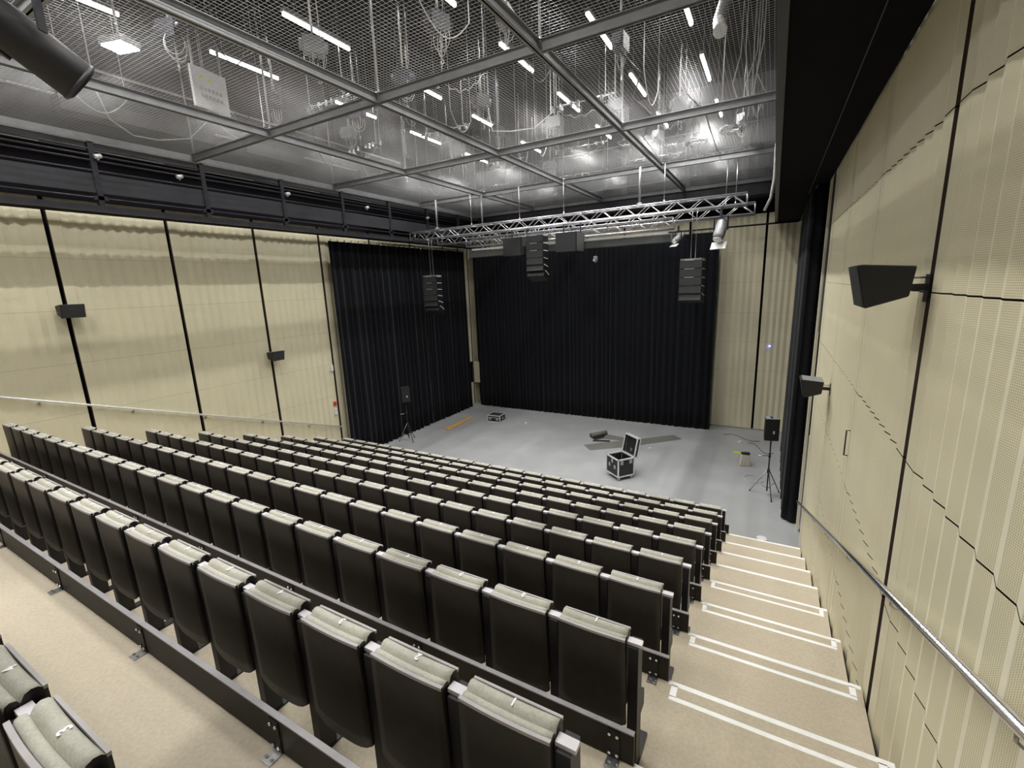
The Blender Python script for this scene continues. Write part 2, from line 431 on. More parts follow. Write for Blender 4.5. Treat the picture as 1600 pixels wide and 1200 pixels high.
# ================================================================== GUARD BOARDS at the platform edges
def bracket_mesh():
    a = MB(); a.cur = 0
    a.box(-.035, .035, -.006, 0, -.0, .19)
    a.cur = 2; a.box(-.035, .035, -.075, 0, 0, .006)
    a.cur = 1
    for x in (-.022, .022):
        for z in (.04, .165): a.cyl((x, -.016, z), (x, -.006, z), .0085, 8)
        a.cyl((x, -.052, .006), (x, -.052, .012), .009, 8)
    return a.mesh('bracket', [M['board'], M['chrome'], M['zinc']])
BR = bracket_mesh()
for k in range(0, 10):
    r = empty('guard_board', (0, YK(k), ZP(k)))
    tag(r, f'low dark guard board with bolted brackets, {ORD[10-k]} platform edge from the stage', 'guard board', 'low guard boards along the platform edges')
    a = MB(); a.box(-11.98, -.489, -.026, -.001, .008, .206); a.build('board', M['board'], r)
    a = MB(); a.box(-11.98, -.489, -.028, .001, .206, .214); a.build('edge_glint_strip', M['board_edge'], r)  # specular glint along the top edge, painted as a pale strip
    x = -.6
    while x > -11.9:
        b = obj('bracket', BR, r); b.location = (x, -.026, 0.001); x -= 1.415

# white tape rectangles on the stair treads
for k in range(0, 10):
    a = MB(); y = YK(k); z = ZP(k); e = .0012
    a.box(-.487, .86, y-(.042 if k < 6 else .055), y-.002, z, z+e)
    if k < 6:
        a.box(-.46, .82, y-.172, y-.135, z, z+e)
        a.box(-.46, -.415, y-.14, y-.035, z, z+e); a.box(.775, .82, y-.14, y-.035, z, z+e)
    tag(a.build('step_tape', M['tape']), f'white tape {"rectangle" if k < 6 else "strip"} on the {ORD[10-k]} stair tread up from the stage', 'tape marking', 'white tape on the stair treads')

# ================================================================== HANDRAILS
def rail_z(y): return 4.431-.3676*(y-1.848)
def handrail(x, wallx, y0, y1, label):
    r = empty('handrail', (x, y0, rail_z(y0)))
    a = MB(); a.cyl((0, 0, 0), (0, y1-y0, rail_z(y1)-rail_z(y0)), .024, 14); a.build('rail', M['chrome' if wallx > x else 'grey_alu'], r)
    y = y0+.5; s = 1 if wallx > x else -1
    while y < y1:
        zz = rail_z(y)-rail_z(y0); b = MB()
        b.tube([(0, y-y0, zz-.02), (0, y-y0, zz-.06), (s*.02, y-y0, zz-.075), (wallx-x, y-y0, zz-.075)], .007, 6)
        b.cyl((wallx-x-s*.012, y-y0, zz-.075), (wallx-x, y-y0, zz-.075), .03, 10); b.build('wall_bracket', M['zinc'], r); y += 1.55
    tag(r, label, 'handrail')
handrail(.80, XR, -.2, 11.2, 'polished steel handrail sloping down the right wall beside the stairs')
handrail(-13.21, XL, -2.0, 10.62, 'polished steel handrail sloping down the left wall beyond the seats')

# ================================================================== TECHNICAL GALLERIES
def gallery(x_in, x_out, label, slot):
    s = 1 if x_out > x_in else -1
    r = empty('technical_gallery', (x_in, -4, GAL_Z)); L = 23.6; H = 9.15-GAL_Z
    a = MB(); lo, hi = sorted((0, s*(abs(x_out-x_in)-slot)))
    a.box(lo, hi, 0, L, 0, .05); a.build('walkway', M['void_black'], r)
    a = MB(); lo, hi = sorted((0, s*.1)); a.box(lo, hi, 0, L, H-.02, H+.14); a.build('top_channel', M['beam'], r)
    a = MB(); lo, hi = sorted((s*.03, s*.05)); a.box(lo, hi, 0, L, .36, .74); a.build('kick_panel', M['gallery_panel'], r)
    for z in (.26, .8, 1.0, 1.1, 1.22):
        a = MB(); a.cyl((s*.03, 0, z), (s*.03, L, z), .02, 8); a.build('rail', M['gallery'], r)
    a = MB(); lo, hi = sorted((s*-.03, s*.05)); a.box(lo, hi, 0, L, -.02, .1); a.build('edge_channel', M['gallery'], r)
    y = .12
    while y < L:
        a = MB(); lo, hi = sorted((s*.0, s*.1)); a.box(lo, hi, y-.05, y+.05, .1, H); a.box(min(0, s*.06), max(0, s*.06), y-.12, y+.12, .22, .3)
        a.build('post', M['gallery'], r); y += 2.13
    a = MB(); lo, hi = sorted((s*(abs(x_out-x_in)-.06), s*(abs(x_out-x_in)-.03))); a.box(lo, hi, 0, L, .3, H); a.build('back_sheet', M['void_black'], r)
    tag(r, label, 'gallery')
    return r
gallery(-12.41, XL, 'black steel technical gallery running along the left wall top', .30)
gallery(-.09, XR, 'black steel technical gallery above the stairs along the right wall', .02)
for q in range(7):  # added hidden lamps: steep light on the wall top for the zigzag shadow
    r = empty('added_gallery_lamp', (-12.58, -1.0+2.13*q, 9.0))
    a = MB(); a.box(-.03, .03, -.66, .66, .02, .06); a.box(.03, .12, -.02, .02, .02, .05); a.build('housing', M['gallery'], r)
    a = MB(); a.box(-.02, .02, -.64, .64, .008, .02); a.build('lens', M['lens'], r)
    li = bpy.data.lights.new('added_gallery_light', 'AREA'); li.shape = 'RECTANGLE'; li.size = .03; li.size_y = 1.9; li.energy = 9.5; li.spread = radians(105)
    lo = bpy.data.objects.new('added_gallery_light', li); COL.objects.link(lo); lo.parent = r; lo.location = (0, 0, 0); lo.rotation_euler = (0, radians(32), 0)
    tag(r, f'added unseen lamp under the left gallery top, {ORD[q+1]} from the rear', 'lamp', 'added wall lamps in the left gallery')

# dim back edge of the void above the stage end
m = MB(); m.box(-12.4, -.1, 18.97, 19.1, 8.75, 9.32); m.box(-12.4, -.1, 19.1, 19.87, 8.7, 8.78); struct(m.build('trim_3', M['gallery']))
# pipes under the galleries
def pipe(name, p0, p1, r, mt, label, cat='pipe', group=None):
    a = MB(); p0 = Vector(p0); p1 = Vector(p1); o = a.cyl((0, 0, 0), p1-p0, r, 10).build(name, mt); o.location = p0
    return tag(o, label, cat, group)
pipe('track_or_shade_pipe', (-13.13, -3.0, 7.93), (-13.13, 18.9, 7.93), .03, M['gallery'], 'unseen black pipe added under left gallery edge to cast a shadow band', 'track')  # unseen pipe, added to cast the dark zigzag band on the left wall
pipe('cable_conduit', (.55, -3, 7.74), (.55, 13, 7.74), .005, M['gallery_panel'], 'thin dark conduit under the right gallery soffit', 'conduit')

# ================================================================== CURTAINS
def curtain(path_fn, L, z0, z1, pitch, amp, name, label, hooks=True, group=None, seed=1, loc=(0, 0, 0)):
    """path_fn(s, d) -> (x, y) with s metres along, d metres off the line"""
    rnd = random.Random(seed); ph = []; s = 0
    while s < L: ph.append((s, amp*rnd.uniform(.5, 1.25), rnd.uniform(.75, 1.35)*pitch)); s += ph[-1][2]
    pts = []
    for s0, am, pt in ph:
        for j in range(8):
            t = j/8; ss = s0+pt*t
            if ss <= L: pts.append((ss, am*sin(2*pi*t)*1.0, pt))
    rows = []; NZ = 10
    for i in range(NZ+1):
        t = i/NZ; z = z0+(z1-z0)*t; k = 1.0-.35*t
        r = []
        for ss, d, pt in pts:
            x, y = path_fn(ss + .12*pt*sin(ss*9+t*2)*(1-t), d*k); r.append((x-loc[0], y-loc[1], z-loc[2] + (0.012*sin(ss*3.1) if i == 0 else 0)))
        rows.append(r)
    root = empty(name, loc)
    a = MB(); a.sweep(rows); o = a.build('cloth', M['curtain'], root)
    so = o.modifiers.new('thickness', 'SOLIDIFY'); so.thickness = .006
    if hooks:
        a = MB(); s = .1
        while s < L:
            x, y = path_fn(s, 0); a.cyl((x-loc[0], y-loc[1], z1-loc[2]-.01), (x-loc[0], y-loc[1], z1-loc[2]+.07), .012, 5); s += .3
        a.build('hook', M['gallery'], root)
    return tag(root, label, 'curtain', group)
curtain(lambda s, d: (-13.02+d, 10.76+s), 4.62, .02, 7.64, .27, .07, 'stage_curtain', 'long black pleated curtain on the left wall nearer the seats', seed=3, loc=(-13.02, 13, 0))
curtain(lambda s, d: (-13.02+d, 15.47+s), 3.1, .02, 7.64, .24, .06, 'stage_curtain', 'narrower black pleated curtain on the left wall near the back corner', seed=4, loc=(-13.02, 17, 0))
curtain(lambda s, d: (-12.78+s, 19.0+d), 10.95, .02, 7.62, .22, .05, 'stage_curtain', 'wide black pleated curtain hanging across the back of the stage', seed=5, loc=(-7.3, 19, 0))
def cr(s, d):
    if s < .25: return (.87-s, 12.14-d*.5)
    return (.62+d+.06*(s-.25)/5, 12.14+(s-.25))
curtain(cr, 5.8, .02, 7.7, .2, .075, 'stage_curtain', 'tall black curtain bunched beside the right end of the stage', seed=6, loc=(.7, 14.5, 0), hooks=False)
pipe('track_or_shade_pipe', (-12.9, 19.0, 7.74), (.6, 19.0, 7.74), .03, M['gallery'], 'black curtain track pipe along the back wall', 'track')
pipe('track_or_shade_pipe', (.66, 12.1, 7.75), (.66, 18.9, 7.75), .03, M['gallery'], 'black curtain track pipe beside the right wing', 'track')

# ================================================================== OPEN HATCH in the back left corner
r = empty('wall_hatch', (-13.26, 19.25, 1.16))
a = MB(); a.box(-.0, .62, -.05, 0, 0, 1.05); a.build('hatch_door', M['beige_x'], r)
a = MB(); a.box(.0, .63, -.052, .002, 1.05, 1.065); a.box(.0, .63, -.052, .002, -.012, 0); a.build('door_edge', M['beige_edge'], r)
a = MB(); a.box(-.03, 0, -.06, -.02, .2, .3); a.box(-.03, 0, -.06, -.02, .75, .85); a.build('hinge', M['zinc'], r)
tag(r, 'beige wall hatch swung open in the back left corner', 'hatch')

# ================================================================== TRUSSES
def truss(x0, x1, y, z, h, label, w=.29, n_cross=None):
    r = empty('lighting_truss', ((x0+x1)/2, y, z)); L = (x1-x0)/2
    for dy in (-w/2, w/2):
        for dz in (0, h):
            a = MB(); a.cyl((-L, dy, dz), (L, dy, dz), .025, 10); a.build('chord', M['alu'], r)
    a = MB(); n = int((x1-x0)/.36)
    for i in range(n):
        xa = -L+i*2*L/n; xb = -L+(i+1)*2*L/n; up = i % 2
        for dy in (-w/2, w/2): a.cyl((xa, dy, h*up), (xb, dy, h*(1-up)), .011, 6)
        for dz in (0, h): a.cyl((xa, -w/2 if up else w/2, dz), (xb, w/2 if up else -w/2, dz), .011, 6)
    a.build('bracing', M['alu'], r)
    a = MB()
    for x in (-L, L):
        a.cyl((x, -w/2, 0), (x, -w/2, h), .014, 6); a.cyl((x, w/2, 0), (x, w/2, h), .014, 6)
        a.cyl((x, -w/2, 0), (x, w/2, 0), .014, 6); a.cyl((x, -w/2, h), (x, w/2, h), .014, 6)
    a.build('end_frame', M['alu'], r)
    x = -L+1.2
    while x < L:
        a = MB(); a.box(x-.02, x+.02, -w/2-.03, w/2+.03, h-.03, h+.03); a.build('sling_bracket', M['zinc'], r); x += 2.9
    tag(r, label, 'truss', 'aluminium trusses over the stage')
    return r
truss(-12.33, -.77, 14.2, 7.8, .29, 'longest and foremost silver box truss hanging over the stage')
truss(-11.6, -.6, 14.95, 7.64, .29, 'silver box truss hanging just behind the foremost truss over the stage')
truss(-9.9, -2.66, 14.45, 7.40, .29, 'short silver box truss hanging lowest above the screen housing')
def hanger(x, y, z0, z1, r, mt, label, name='hanger_rod', cat='hanger', group='hanger rods above the trusses'):
    a = MB(); a.cyl((0, 0, 0), (0, 0, z1-z0), r, 8); a.cyl((0, 0, -.03), (0, 0, .03), r*2.2, 8)
    o = a.build(name, mt); o.location = (x, y, z0); return tag(o, label, cat, group)
for i, (x, y, mt, rr) in enumerate([(-11.1, 14.2, 'beam', .035), (-9.35, 14.6, 'beam', .03), (-9.55, 14.2, 'zinc', .012), (-7.6, 14.2, 'zinc', .012), (-6.0, 14.2, 'zinc', .014),
                                     (-3.6, 14.2, 'beam', .035), (-2.9, 14.2, 'zinc', .012), (-1.35, 14.95, 'zinc', .012), (-1.1, 14.95, 'zinc', .012)]):
    hanger(x, y, 8.146 if y < 14.9 else 7.986, 9.16, rr, M[mt], f'{"dark square drop arm" if mt=="beam" else "thin steel drop rod"} holding a truss, {ORD[i+1]} from the left')
# screen housing
r = empty('projection_screen_housing', (-6.28, 14.45, 7.02))
a = MB(); a.box(-3.58, 3.6, -.11, .11, 0, .22); a.build('casing', M['screen'], r, .01)
a = MB(); a.box(-3.58, 3.6, -.115, -.08, -.012, 0); a.build('slot_lip', M['black'], r)
a = MB()
for x in (-3.58, 3.6): a.box(x-.02, x+.02, -.12, .12, -.02, .24)
a.build('end_cap', M['top_grey'], r)
a = MB(); a.box(-3.4, 3.5, -.13, -.09, .24, .3); a.build('mounting_rail', M['grey_alu'], r)
a = MB()
for x in (-3, -1, 1, 3): a.box(x-.02, x+.02, -.03, .03, .22, .38)
a.build('hanger_strap', M['zinc'], r)
tag(r, 'long dark grey roller screen housing hanging under the short truss', 'projection screen')
# subwoofers flown on the foremost truss
def sub(x, label):
    r = empty('subwoofer', (x, 13.86, 6.9))
    a = MB(); a.box(-.34, .34, -.36, .36, 0, .59); a.build('cabinet', M['speaker'], r, .012)
    a = MB(); a.box(-.325, .325, -.372, -.361, .015, .575); a.build('grille', M['grille'], r)
    a = MB(); a.box(.341, .35, -.3, .3, .02, .57); a.build('side_plate', M['screen'], r)
    a = MB(); a.box(-.3, -.27, .17, .21, .59, .875); a.box(.27, .3, .17, .21, .59, .875); a.build('fly_strap', M['gallery'], r)
    tag(r, label, 'speaker', 'subwoofer cabinets flown in the middle')
sub(-7.55, 'grey fronted subwoofer box flown left of the middle line array')
sub(-5.66, 'grey fronted subwoofer box flown right of the middle line array')
# line arrays
def line_array(x, y, ztop, n, label, rz=0., wire_top=7.8, wd=.3, dy=.085):
    r = empty('line_array', (x, y, ztop), rz); eh = .235; yy = 0.; zz = 0.; ang = 0.
    a = MB(); a.box(-wd+.02, wd-.02, -.2, .2, -.01, .035); a.build('fly_bar', M['top_grey'], r)
    a = MB()
    for dx in (-.06, .06): a.tube([(dx, 0, .03), (dx, 0, wire_top-ztop-.12), (dx, dy, wire_top-ztop+.0)], .008, 6)
    a.build('hoist_cable', M['zinc'], r)
    for i in range(n):
        ang = [0, .0, .03, .1, .26, .5][i]
        mt = rotm((0, yy, zz), rx=-ang)
        # element: wide trapezoid box, front at -y
        e = MB(); e.prism([(-.2, -.005), (.2, -.03), (.2, -eh+.03), (-.2, -eh+.005)], 'x', -wd, wd, mt)
        eo = e.build('array_element', M['speaker'], r)
        gm = MB(); gm.box(-wd+.01, wd-.01, -.207, -.2005, -eh+.012, -.012, mt); gm.build('grille', M['grille'], eo)
        hm = MB(); hm.box(-wd*.55, wd*.3, -.212, -.2, -.012, -.004, mt)
        hm.box(wd, wd+.018, -.16, .12, -.03, -.008, mt); hm.build('rigging_strip', M['grey_alu'], eo)
        step = mt @ Vector((0, -.2, -eh)); 
        zz -= eh*cos(ang); yy += eh*sin(ang)*1.0
    tag(r, label, 'line array', 'hanging speaker line arrays')
line_array(-11.3, 13.95, 6.42, 6, 'hanging speaker line array in front of the left wall curtain', .08)
line_array(-6.75, 13.75, 7.5, 6, 'speaker line array hung between the two subwoofer boxes', -.02, wire_top=7.8, dy=.285)
line_array(-2.02, 13.95, 6.46, 5, 'hanging speaker line array near the right end of the trusses', -.1)
# spotlights and cameras on the trusses
def spotlight(loc, rz, tilt, label, s=1., lit=False):
    r = empty('spotlight', loc, rz)
    a = MB(); a.box(-.02*s, .02*s, -.02*s, .02*s, -.12*s, .03); a.box(-.13*s, .13*s, -.02*s, .02*s, -.14*s, -.12*s)
    a.box(-.13*s, -.12*s, -.02*s, .02*s, -.36*s, -.12*s); a.box(.12*s, .13*s, -.02*s, .02*s, -.36*s, -.12*s); a.build('yoke', M['gallery'], r)
    mt = rotm((0, 0, -.34*s), rx=tilt)
    a = MB(); a.lathe([(.07*s, .2*s), (.095*s, .14*s), (.1*s, -.12*s), (.085*s, -.2*s)], 16, mt); b = a.build('lamp_body', M['beam'], r)
    a = MB(); a.lathe([(.08*s, -.201*s), (.078*s, -.215*s)], 16, mt); a.build('lens', M['lens'], b)
    a = MB(); a.box(-.14*s, .14*s, -.012*s, .0, -.34*s, -.2*s, mt @ Matrix.Translation((0, .1*s, 0)) );
    a.build('barn_door', M['white'], b)
    tag(r, label, 'spotlight', 'spotlights on the trusses')
spotlight((-1.36, 14.055, 7.735), -.35, radians(-28), 'grey spotlight with white barn door under the right truss end', 1.5)
spotlight((-2.5, 14.32, 7.42), -.6, radians(-55), 'small grey spotlight at the right end of the screen housing', .9)
def dome(loc, label):
    r = empty('dome_camera', loc)
    a = MB(); a.lathe([(.05, .12), (.07, .1), (.075, .02), (.06, -.05), (.03, -.085)], 14); a.build('camera_body', M['top_grey'], r)
    a = MB(); a.cyl((-.02, -.075, -.01), (-.02, -.1, -.02), .035, 10); a.build('lens', M['white'], r)
    a = MB(); a.cyl((0, 0, .1), (0, 0, .355), .012, 6); a.build('stem', M['gallery'], r)
    tag(r, label, 'camera', 'small devices under the screen housing')
dome((-7.25, 14.42, 6.66), 'small pale camera below the left subwoofer box')
dome((-5.02, 14.42, 6.66), 'small pale camera below the right subwoofer box')

# ================================================================== SURROUND SPEAKERS on the walls
def wall_speaker(loc, rz, label, top='top_grey'):
    """local +x points out from the wall; wedge cabinet"""
    r = empty('wall_speaker', loc, rz)
    a = MB(); a.prism([(-.0, .13), (.30, .155), (.24, -.13), (.02, -.055)], 'y', -.2, .2, rotm((.1, 0, 0)))
    a.build('cabinet', M['speaker'], r, .008)
    a = MB(); a.prism([(.301, .145), (.31, .148), (.252, -.122), (.243, -.12)], 'y', -.19, .19, rotm((.1, 0, 0))); a.build('grille', M['grille'], r)
    a = MB(); a.box(-.012, 0, -.05, .05, -.1, .08); a.box(0, .12, -.025, .025, -.025, .02); a.build('wall_bracket', M['gallery'], r)
    a = MB(); a.cyl((0, .04, .06), (.12, .04, .06), .006, 6); a.build('safety_bar', M['zinc'], r)
    a = MB(); a.box(.112, .39, -.195, .195, .1225, .1255, rotm((0, 0, 0), ry=radians(-4.76))); a.build('lit_top_sheet', M[top], r)  # light falling on the cabinet top, put into a paler sheet
    a = MB(); a.cyl((.2, -.199, .0), (.2, -.205, .0), .008, 8); a.build('screw', M['zinc'], r)
    tag(r, label, 'wall speaker', 'wedge speakers on the side walls')
wall_speaker((XR-.005, 4.0, 5.80), pi, 'larger looking black wedge speaker on the right wall above the stairs')
wall_speaker((XR-.005, 8.42, 4.17), pi, 'black wedge speaker with painted lit top near the far end of right wall')
wall_speaker((XL+.005, 3.93, 5.74), 0, 'black wedge speaker on the left wall farther from the stage')
wall_speaker((XL+.005, 8.38, 4.12), 0, 'black wedge speaker on the left wall nearer the stage')

# ================================================================== SPEAKERS ON TRIPODS
def tripod(loc, top, rz, label, spread=.42, h=.72):
    r = empty('tripod_stand', loc, rz)
    a = MB(); a.cyl((0, 0, .12), (0, 0, top), .018, 10); a.build('pole', M['rubber'], r)
    a = MB(); a.cyl((0, 0, h-.06), (0, 0, h+.05), .034, 10); a.cyl((0, 0, 1.1), (0, 0, 1.2), .03, 10); a.build('collar', M['rubber'], r)
    a = MB(); a.cyl((0, 0, 1.15), (-.3, -.06, 1.17), .012, 8); a.build('handle', M['zinc'], r)
    for k in range(3):
        t = 2*pi*k/3+.5; d = Vector((cos(t), sin(t), 0))
        a = MB(); a.cyl(Vector((0, 0, h))+d*.03, d*spread+Vector((0, 0, .02)), .012, 8); a.build('leg', M['zinc'] if k == 1 else M['rubber'], r)
        a = MB(); a.cyl(Vector((0, 0, .2))+d*.02, d*spread*.55+Vector((0, 0, h*.45)), .008, 6); a.build('brace', M['zinc'], r)
        a = MB(); a.cyl(d*spread+Vector((0, 0, 0)), d*spread+Vector((0, 0, .03)), .02, 8); a.build('rubber_foot', M['rubber'], r)
    tag(r, label, 'speaker stand')
def monitor(loc, rz, label, lip):
    r = empty('loudspeaker', loc, rz)
    a = MB(); a.prism([(-.175, -.15), (.175, -.15), (.12, .16), (-.12, .16)], 'z', 0, .6); a.build('cabinet', M['speaker'], r, .012)
    a = MB(); a.box(-.16, .16, -.158, -.151, .03, .57); a.build('grille', M['rubber'], r)
    a = MB(); a.prism([(-.17, -.145), (.17, -.145), (.115, .155), (-.115, .155)], 'z', .601, .606); a.build('top_panel', M[lip], r)
    a = MB(); a.box(.02, .06, -.165, -.159, .2, .28); a.build('badge', M['grey_alu'], r)
    a = MB(); a.box(-.02, .02, -.06, .06, .606, .63); a.box(-.02, .02, -.06, -.05, .6, .63); a.build('carry_handle', M['rubber'], r)
    tag(r, label, 'loudspeaker', 'loudspeakers on tripods')
tripod((.23, 13.56, 0), 1.62, .3, 'black tripod speaker stand at the right side of the stage floor', .43)
monitor((.2, 13.56, 1.62), .25, 'black loudspeaker on the tripod at the right side of stage', 'top_grey')
tripod((-12.4, 13.1, 0), 1.62, 1.2, 'dark tripod speaker stand in front of the left curtain', .38)
monitor((-12.4, 13.1, 1.62), .9, 'black loudspeaker on the tripod before the left curtain', 'rubber')

# ================================================================== FLIGHT CASES
def edge_frame(a, x0, x1, y0, y1, z0, z1, t=.018):
    for x in (x0, x1):
        for y in (y0, y1): a.box(x-t, x+t, y-t, y+t, z0-t, z1+t)
    for z in (z0, z1):
        for x in (x0, x1): a.box(x-t, x+t, y0-t, y1+t, z-t, z+t)
        for y in (y0, y1): a.box(x0-t, x1+t, y-t, y+t, z-t, z+t)
ang = math.atan2(.78, .63)
r = empty('flight_case', (-3.78, 13.17, 0), ang)
X, Y, Z0, Z1 = .28, .31, .12, .66
a = MB()
a.box(-X, X, -Y, Y, Z0, Z0+.012); a.box(-X, -X+.01, -Y, Y, Z0, Z1); a.box(X-.01, X, -Y, Y, Z0, Z1); a.box(-X, X, -Y, -Y+.01, Z0, Z1); a.box(-X, X, Y-.01, Y, Z0, Z1)
a.build('body', M['case'], r)
a = MB(); edge_frame(a, -X, X, -Y, Y, Z0, Z1); a.build('edge_frame', M['grey_alu'], r)
for (lx, ly) in ((-.16, -Y), (.16, -Y), (-.16, Y), (.16, Y)):
    a = MB(); s = -1 if ly < 0 else 1; a.box(lx-.05, lx+.05, min(ly, ly+s*.014), max(ly, ly+s*.014), Z1-.16, Z1-.03); a.build('butterfly_latch', M['zinc'], r)
for (lx, ly) in ((-X, -.14), (-X, .14)):
    a = MB(); a.box(lx-.014, lx, ly-.05, ly+.05, Z0+.22, Z0+.34); a.build('side_handle', M['zinc'], r)
a = MB(); a.box(-X-.014, -X, -.05, .05, Z1-.16, Z1-.03); a.build('butterfly_latch', M['zinc'], r)
for x in (-X+.06, X-.06):
    for y in (-Y+.06, Y-.06):
        a = MB(); a.cyl((x-.02, y, .05), (x+.02, y, .05), .05, 12); a.box(x-.03, x+.03, y-.03, y+.03, .09, Z0); a.build('caster', M['white'], r)
for (x, y) in ((0, Y-.02), (-.12, Y-.02)):
    a = MB(); a.box(x-.05, x+.05, y-.005, y+.006, Z1-.14, Z1-.05); a.build('inner_plate', M['zinc'], r)
# lid stands up on the +x side, leaning slightly outwards
lm = rotm((X+.01, 0, Z1+.01), ry=radians(12))
a = MB(); a.box(.1, .112, -Y, Y, 0, .58, lm); a.box(0, .11, -Y, -Y+.01, 0, .58, lm); a.box(0, .11, Y-.01, Y, 0, .58, lm); a.box(0, .11, -Y, Y, .57, .58, lm); a.box(0, .11, -Y, Y, 0, .01, lm)
lid = a.build('lid', M['case'], r)
a = MB(); t = .016
for y in (-Y, Y):
    a.box(-t, t, y-t, y+t, -.01, .6, lm); a.box(.11-t, .11+t, y-t, y+t, -.01, .6, lm)
for z in (0, .585):
    a.box(-t, t, -Y, Y, z-t, z+t, lm); a.box(.11-t, .11+t, -Y, Y, z-t, z+t, lm)
    for y in (-Y, Y): a.box(0, .11, y-t, y+t, z-t, z+t, lm)
a.build('lid_frame', M['grey_alu'], lid)
a = MB(); a.box(.085, .099, -.05, .05, .1, .2, lm); a.build('lid_stay', M['zinc'], lid)
tag(r, 'open black flight case on casters standing mid stage with its lid up', 'flight case')
r = empty('flight_case', (-10.56, 16.88, 0), .07)
a = MB(); a.box(-.31, .31, -.27, .27, 0.02, .3); a.build('body', M['case'], r)
a = MB(); edge_frame(a, -.31, .31, -.27, .27, .02, .3, .016); a.box(-.32, .32, -.28, -.265, .2, .215); a.build('edge_frame', M['grey_alu'], r)
for x in (-.18, .18):
    a = MB(); a.box(x-.06, x+.06, -.289, -.27, .09, .2); a.build('butterfly_latch', M['zinc'], r)
a = MB(); a.box(.31, .325, -.08, .08, .1, .2); a.build('side_handle', M['zinc'], r)
a = MB(); a.box(-.29, .29, -.25, .25, .3, .304); a.build('lid_panel', M['gallery_panel'], r)
tag(r, 'small closed black flight case on the floor near the back curtain', 'flight case')

# ================================================================== THINGS ON THE STAGE FLOOR
def slab(name, pts, z0, h, mt, label, cat, group=None):
    cx = sum(p[0] for p in pts)/len(pts); cy = sum(p[1] for p in pts)/len(pts)
    a = MB(); a.prism([(x-cx, y-cy) for x, y in pts], 'z', 0, h); o = a.build(name, mt); o.location = (cx, cy, z0)
    return tag(o, label, cat, group)
slab('wooden_plank', [(-12.0, 14.89), (-11.71, 14.82), (-11.84, 16.87), (-12.02, 16.97)], 0, .03, M['wood'], 'orange wooden plank lying on the stage by the left curtain', 'plank')
slab('floor_mat', [(-5.81, 15.39), (-5.41, 14.93), (-4.26, 15.81), (-4.65, 16.42)], 0, .006, M['mat'], 'grey mat strip lying flat left of the open flight case', 'mat', 'grey mat strips on the stage')
slab('floor_mat', [(-4.4, 16.53), (-3.0, 17.82), (-2.64, 17.46), (-3.89, 16.22)], .007, .006, M['mat'], 'long grey mat strip reaching right behind the flight case lid', 'mat', 'grey mat strips on the stage')
slab('floor_mat', [(-5.43, 16.89), (-4.52, 16.75), (-4.43, 16.43), (-5.36, 16.34)], .0, .014, M['mat'], 'crumpled grey mat strip lying rearmost beside the rolled mat', 'mat', 'grey mat strips on the stage')
r = empty('rolled_mat', (-5.63, 16.56, 0), math.atan2(.56, .42))
a = MB(); sp = []
for i in range(60):
    t = i*.32; rr = .03+.0042*t; sp.append((rr*cos(t), .1+rr*sin(t)))
outer = [(y, z) for y, z in sp]; inner = [((1-.012/sqrt(y*y+(z-.1)**2))*y, .1+(1-.012/sqrt(y*y+(z-.1)**2))*(z-.1)) for y, z in sp]
rows = [[(-.36, y, z) for y, z in outer], [(.36, y, z) for y, z in outer]]; a.sweep(rows)
rows2 = [[(-.36, y, z) for y, z in inner], [(.36, y, z) for y, z in inner]]; a.sweep(rows2)
a.sweep([rows[0], rows2[0]], False); a.sweep([rows[1], rows2[1]], False); a.build('roll', M['mat'], r)
a = MB(); a.box(-.36, .36, -.3, -.02, .001, .012); a.build('loose_end', M['mat_dark'], r)
tag(r, 'rolled up grey mat lying at the left end of the strips', 'rolled mat')
r = empty('black_sheet', (-5.35, 16.06, 0), .3)
a = MB(); a.box(-.32, .32, -.07, .07, .0, .02); a.build('sheet', M['mat_dark'], r); tag(r, 'narrow black sheet lying in front of the rolled mat', 'sheet')
# paper bag with a dark mouth
r = empty('paper_bag', (-.42, 15.6, 0), .3)
a = MB(); a.prism([(-.16, 0), (.17, 0), (.14, .36), (-.11, .4)], 'y', -.07, .07); a.build('bag', M['kraft'], r, .02)
a = MB(); a.box(-.11, .13, -.06, .06, .38, .44); a.build('bag_top', M['rubber'], r)
tag(r, 'pale paper bag with black top standing left of the tripod', 'bag')
slab('light_stick', [(-.82, 16.74), (-.8, 16.66), (-.5, 16.66), (-.5, 16.74)], 0, .04, M['yellow'], 'yellow green stick lying on the floor behind the paper bag', 'stick')
def cable(path, r, mt, label, cat='cable', group=None, n=6):
    p0 = Vector(path[0]); a = MB(); a.tube([Vector(p)-p0 for p in path], r, n); o = a.build('cable', mt); o.location = p0
    return tag(o, label, cat, group)
def loop(c, rx, ry, turns, z, jit=.02, seed=1):
    rnd = random.Random(seed); out = []
    for i in range(int(22*turns)+1):
        t = 2*pi*i/22; k = 1+rnd.uniform(-jit, jit)
        out.append((c[0]+rx*k*cos(t), c[1]+ry*k*sin(t), z+.002*(i % 5)))
    return out
cable(loop((-.12, 14.55), .27, .3, 3.2, .008), .007, M['cable_white'], 'loose pale cable coil on the floor beside the right tripod')
cable([(-.4+.1*i, 17.9-.12*i+.25*sin(i*.9), .008) for i in range(9)], .009, M['cable_black'], 'black cable snaking on the floor behind the right loudspeaker')
cable([(-1.3+.25*i, 18.6-.05*i*i*.3+.2*sin(i*1.3), .008) for i in range(6)], .009, M['cable_black'], 'black cable lying at the foot of the right back wall')
cable([(-12.5+.06*i, 13.7+.12*i+.08*sin(i), .008) for i in range(10)], .008, M['cable_white'], 'pale cable running from the left tripod toward the plank')
cable([(-9.6+.06*i, 16.9+.1*sin(i*1.1), .01) for i in range(7)], .012, M['cable_white'], 'short pale cable lying right of the small flight case')
